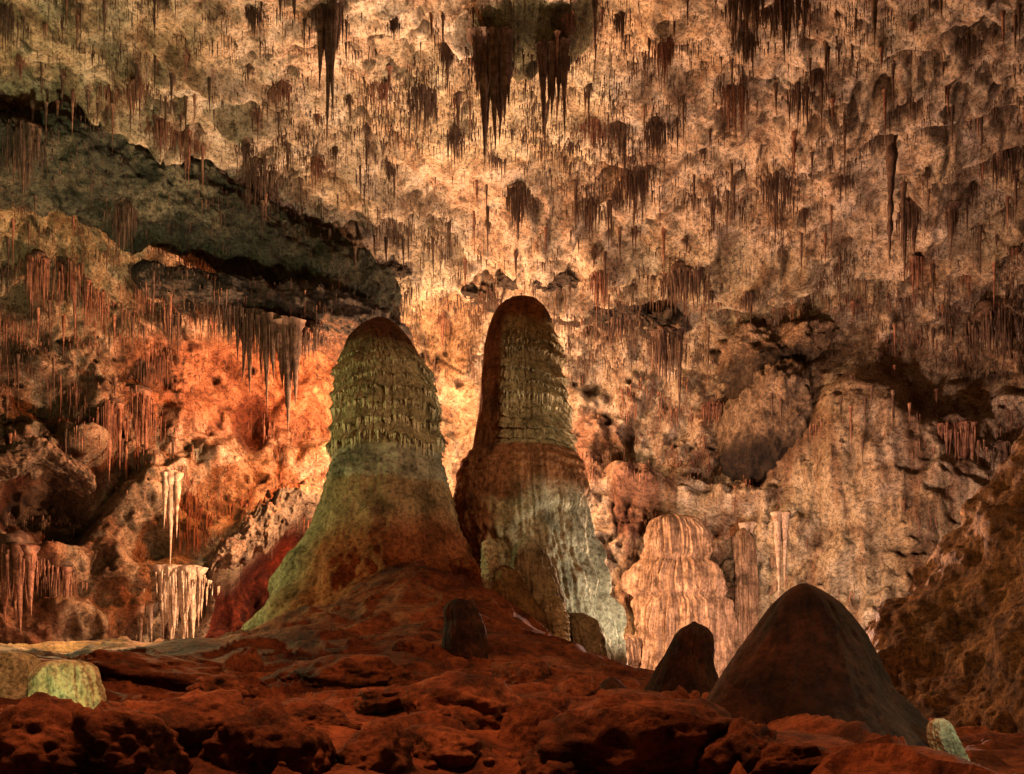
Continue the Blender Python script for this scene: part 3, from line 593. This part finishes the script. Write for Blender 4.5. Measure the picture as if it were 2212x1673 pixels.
small_stal('stalagmite_stub','rounded pale green lit stub at the left edge, the right one of two',[(1426,130,160),(1430,108,184),(1440,92,200),(1460,82,208),(1490,77,214),(1530,74,220),(1600,72,224)],ys1,(.95,1,.75),641,[('rounded_cap',1460),('body',1601)],mat='stub',amp=.12,tf=.5)
small_stal('stalagmite_stub','duller stub cut by the left edge of the frame, the left one of two',[(1408,-10,40),(1413,-32,62),(1425,-46,74),(1450,-50,82),(1480,-52,86),(1560,-52,90)],ys2+1,(.85,.85,.55),645,[('rounded_cap',1445),('body',1561)],mat='stub',amp=.12,tf=.5)
CC=np.array([.85,.66,.50])
small_stal('flowstone_column','wide peach flowstone column with stacked draped tiers on the back wall',[(1114,1430,1478),(1124,1408,1508),(1150,1400,1528),(1200,1396,1534),(1210,1408,1520),(1222,1388,1542),(1245,1374,1552),(1278,1370,1558),(1288,1386,1542),(1302,1376,1562),(1400,1366,1572),(1480,1360,1578),(1560,1346,1590)],69.3,CC,611,[('upper_drapery',1210),('middle_drapery',1288),('lower_drapery',1561)],amp=.2,fl=.9,nt=420,nz=360,cat='flowstone',tf=.3,mat='column',depth=.6)
small_stal('flowstone_column','low flowstone mass between the wide column and the right giant',[(1370,1338,1356),(1380,1324,1378),(1430,1316,1388),(1440,1330,1372),(1452,1312,1390),(1560,1304,1400)],69,CC*.8,615,[('upper_drapery',1440),('lower_drapery',1561)],amp=.2,fl=.4,nt=240,cat='flowstone',tf=.3,mat='column')
small_stal('flowstone_column','narrow pale flowstone pillar right of the wide column',[(1140,1602,1612),(1165,1586,1626),(1250,1590,1632),(1330,1592,1634),(1500,1588,1640)],69.5,CC*.8,621,[('crown',1180),('shaft',1501)],amp=.1,fl=.35,cat='flowstone',tf=.4,mat='column')
small_stal('flowstone_column','slim flowstone pillar on the wall left of the big dark cone',[(1110,1674,1685),(1150,1664,1694),(1250,1668,1698),(1350,1664,1698),(1500,1655,1705)],69.5,CC*.7,625,[('crown',1180),('shaft',1501)],amp=.1,fl=.35,cat='flowstone',tf=.4,mat='column')
# ---------- right side slope ----------
a,b=np.meshgrid(np.linspace(0,1,320),np.linspace(0,1,320))
kb=np.array([0,.15,.35,.55,.75,1.]);lxw=np.interp(b,kb,[12.6,14.2,15.8,17.8,20.8,28.]);lzw=np.interp(b,kb,[-3,0,3.6,7.0,10.8,17]);
SX=lxw+a*10;SY=40-a*24-b*2;SZ=lzw+a*2.0*b
dn=2.0*fbm(SX/5,SY/5,SZ/5,4,701)+1.0*fbm(SX/2,SY/2,SZ/2,5,703,.6)+.5*ridge(SX/3,SY/3,SZ/3,3,705)
SX=SX-dn*.8;SZ=SZ+dn*.5;SY=SY-dn*.3
o=meshobj('rock_slope',np.stack([SX,SY,SZ],-1),gridfaces(320,320),M['slope']);tag(o,kind='structure')
# ---------- boulders ----------
def boulder(u,vt,vb,w_,label,seed,mat='boulder',group=None,name='boulder',facet=7,cat='boulder',sub=5,sink=.22):
    x,y,z=ghit(u,vb);s=y/F;hw=w_*s/2;hh=(vb-vt)*s
    me=blob(name,seed,M[mat],sub,.6,1.0,facet,fine=.2)
    o=bpy.data.objects.new(name,me);COL.objects.link(o);o.location=(x,y+hw*.5,z+hh*sink)
    o.scale=(hw*1.3,hw*1.2,hh*(1.0-sink));o.rotation_euler=(random.uniform(-.1,.1),random.uniform(-.12,.12),random.uniform(-.3,.3));tag(o,label,cat,group);return o
B=[(1430,1505,1650,360,'widest red slab boulder at the bottom, left of the big cone foot'),
 (1620,1560,1660,170,'rough red boulder wedged against the foot of the big dark cone'),
 (1172,1500,1605,160,'blocky dark boulder left of the widest red slab'),
 (948,1562,1642,160,'smooth egg shaped boulder at the bottom centre'),
 (655,1585,1668,125,'square edged block at the bottom left of centre'),
 (792,1570,1650,135,'broken angular boulder between the square block and the egg shaped one'),
 (742,1406,1472,290,'long flat dark slab lying on the slope below the left giant'),
 (1010,1462,1560,265,'broad rounded boulder in the middle of the red slope'),
 (365,1492,1590,260,'low broad boulder in the left foreground'),
 (262,1560,1672,230,'smooth domed red boulder at the lower left'),
 (60,1560,1672,240,'dark boulder in the lower left corner'),
 (560,1560,1668,190,'craggy dark boulder left of the square block'),
 (300,1412,1470,300,'long low ridge of rock on the left skyline'),
 (520,1396,1452,80,'upright stone on the skyline left of the left giant'),
 (880,1368,1405,66,'small loaf shaped stone high on the red mound'),
 (665,1456,1486,56,'small round stone just below the long flat slab'),
 (1212,1612,1672,130,'flattened boulder at the bottom edge right of centre'),
 (640,1500,1560,200,'rounded boulder half way up the slope left of centre'),
 (830,1480,1520,130,'flat stone under the long dark slab'),
 (1130,1420,1470,120,'red stone at the right foot of the mound'),
 (1240,1450,1500,90,'dark stone below the tiny pale stalagmite'),
 (470,1455,1500,120,'flat stone on the left slope below the upright one'),
 (1720,1610,1672,200,'dark low boulder in front of the big cone'),]
for i,(u,a_,b_,w_,l) in enumerate(B): boulder(u,a_,b_,w_,l,20+i*3,sink=0 if (i%3) else .1)
for i in range(14):
    boulder(1500+random.uniform(-45,45),1490+random.uniform(0,18),1512+random.uniform(0,14),random.uniform(16,30),'fist sized dark stone in the rubble pile before the smaller dark cone',950+i%5,group='rubble pile stones',name='rubble_stone',cat='stone',sub=3)
for i in range(110):
    u=random.uniform(0,1700);v=random.uniform(1440,1672);k=random.uniform(6,22)*(.5+(v-1440)/230)
    boulder(u,v-k*.6,v,k,'loose rust red stone scattered among the foreground boulders',960+i%7,group='loose stones on the cave floor',name='loose_stone',cat='stone',sub=3)
# ---------- cave lamps and added fill lights ----------
def lamp(kind,loc,col,power,r=.3,target=None,ang=60,blend=.6,name='cave_and_fill_light'):
    l=bpy.data.lights.new(name,kind);l.color=col;l.energy=power
    l.shadow_soft_size=r
    if kind=='SPOT': l.spot_size=math.radians(ang);l.spot_blend=blend
    o=bpy.data.objects.new(name,l);COL.objects.link(o);o.location=loc
    if target is not None: o.rotation_euler=(Vector(target)-Vector(loc)).to_track_quat('-Z','Y').to_euler()
    return o
lamp('POINT',(-8.5,57,12.5),(1,.59,.33),56000,.25)
lamp('POINT',(0.8,64,8),(1,.60,.38),9000,.3)
lamp('POINT',(-9.3,67,24.5),(1,.56,.27),13000,.3)
lamp('POINT',(1.4,67,23.5),(1,.60,.35),8500,.3)
lamp('POINT',(-3.2,68.5,16),(1,.62,.38),3000,.3)
lamp('POINT',(13,46,2.6),(1,.63,.47),34000,.5)
lamp('POINT',(-12.2,62.5,19.3),(1,.22,.055),28000,.3)
lamp('POINT',(-15.5,66,2.5),(1,.3,.1),2600,.3)
lamp('POINT',(-21,48,7),(1,.45,.25),6000,.4)
lamp('POINT',(-18,33,8),(.75,.85,.4),6000,.4)
lamp('SPOT',(-19,33,8),(.95,.88,.5),27000,.5,(-24,50,36),75,1)  # added fill spot, lifts the shadow on the upper left ceiling
lamp('SPOT',(9.5,36,2.2),(1,.97,.82),5600,.2,(3.5,42,8),60)
lamp('SPOT',(0,50,12),(1,.63,.41),92000,.3,(-1.5,49,37),58,1)
lamp('POINT',(-3,9,11),(1,.36,.14),6000,1.0)  # added red-orange fill for the foreground
lamp('SPOT',(12,20,15),(1,.82,.55),10500,.4,(-3,40,12),34,.8)  # added warm front fill on the two giants
lamp('POINT',(16,20,10),(1,.52,.22),3800,.6)  # added warm light to brighten the right slope
lamp('POINT',(20,51,3),(1,.65,.5),15000,.6)
lamp('POINT',((75-U0)*(ys1-1.6)/F,ys1-1.6,CZ+(V0-1500)*ys1/F),(.85,1,.38),75,.05)
lamp('POINT',(6.25,11.2,1.35),(.85,1,.7),60,.05)
w0=bpy.data.worlds.new('World');S.world=w0;w0.use_nodes=True
w0.node_tree.nodes['Background'].inputs[0].default_value=(1,.6,.38,1);w0.node_tree.nodes['Background'].inputs[1].default_value=.05
cam=bpy.data.cameras.new('camera');co=bpy.data.objects.new('camera',cam);COL.objects.link(co);S.camera=co
co.location=(0,0,CZ);co.rotation_euler=(math.radians(90),0,0);cam.sensor_width=36;cam.lens=36*F/2212;cam.shift_y=643.5/2212;cam.clip_end=500
S.view_settings.view_transform='Standard';S.view_settings.look='None'
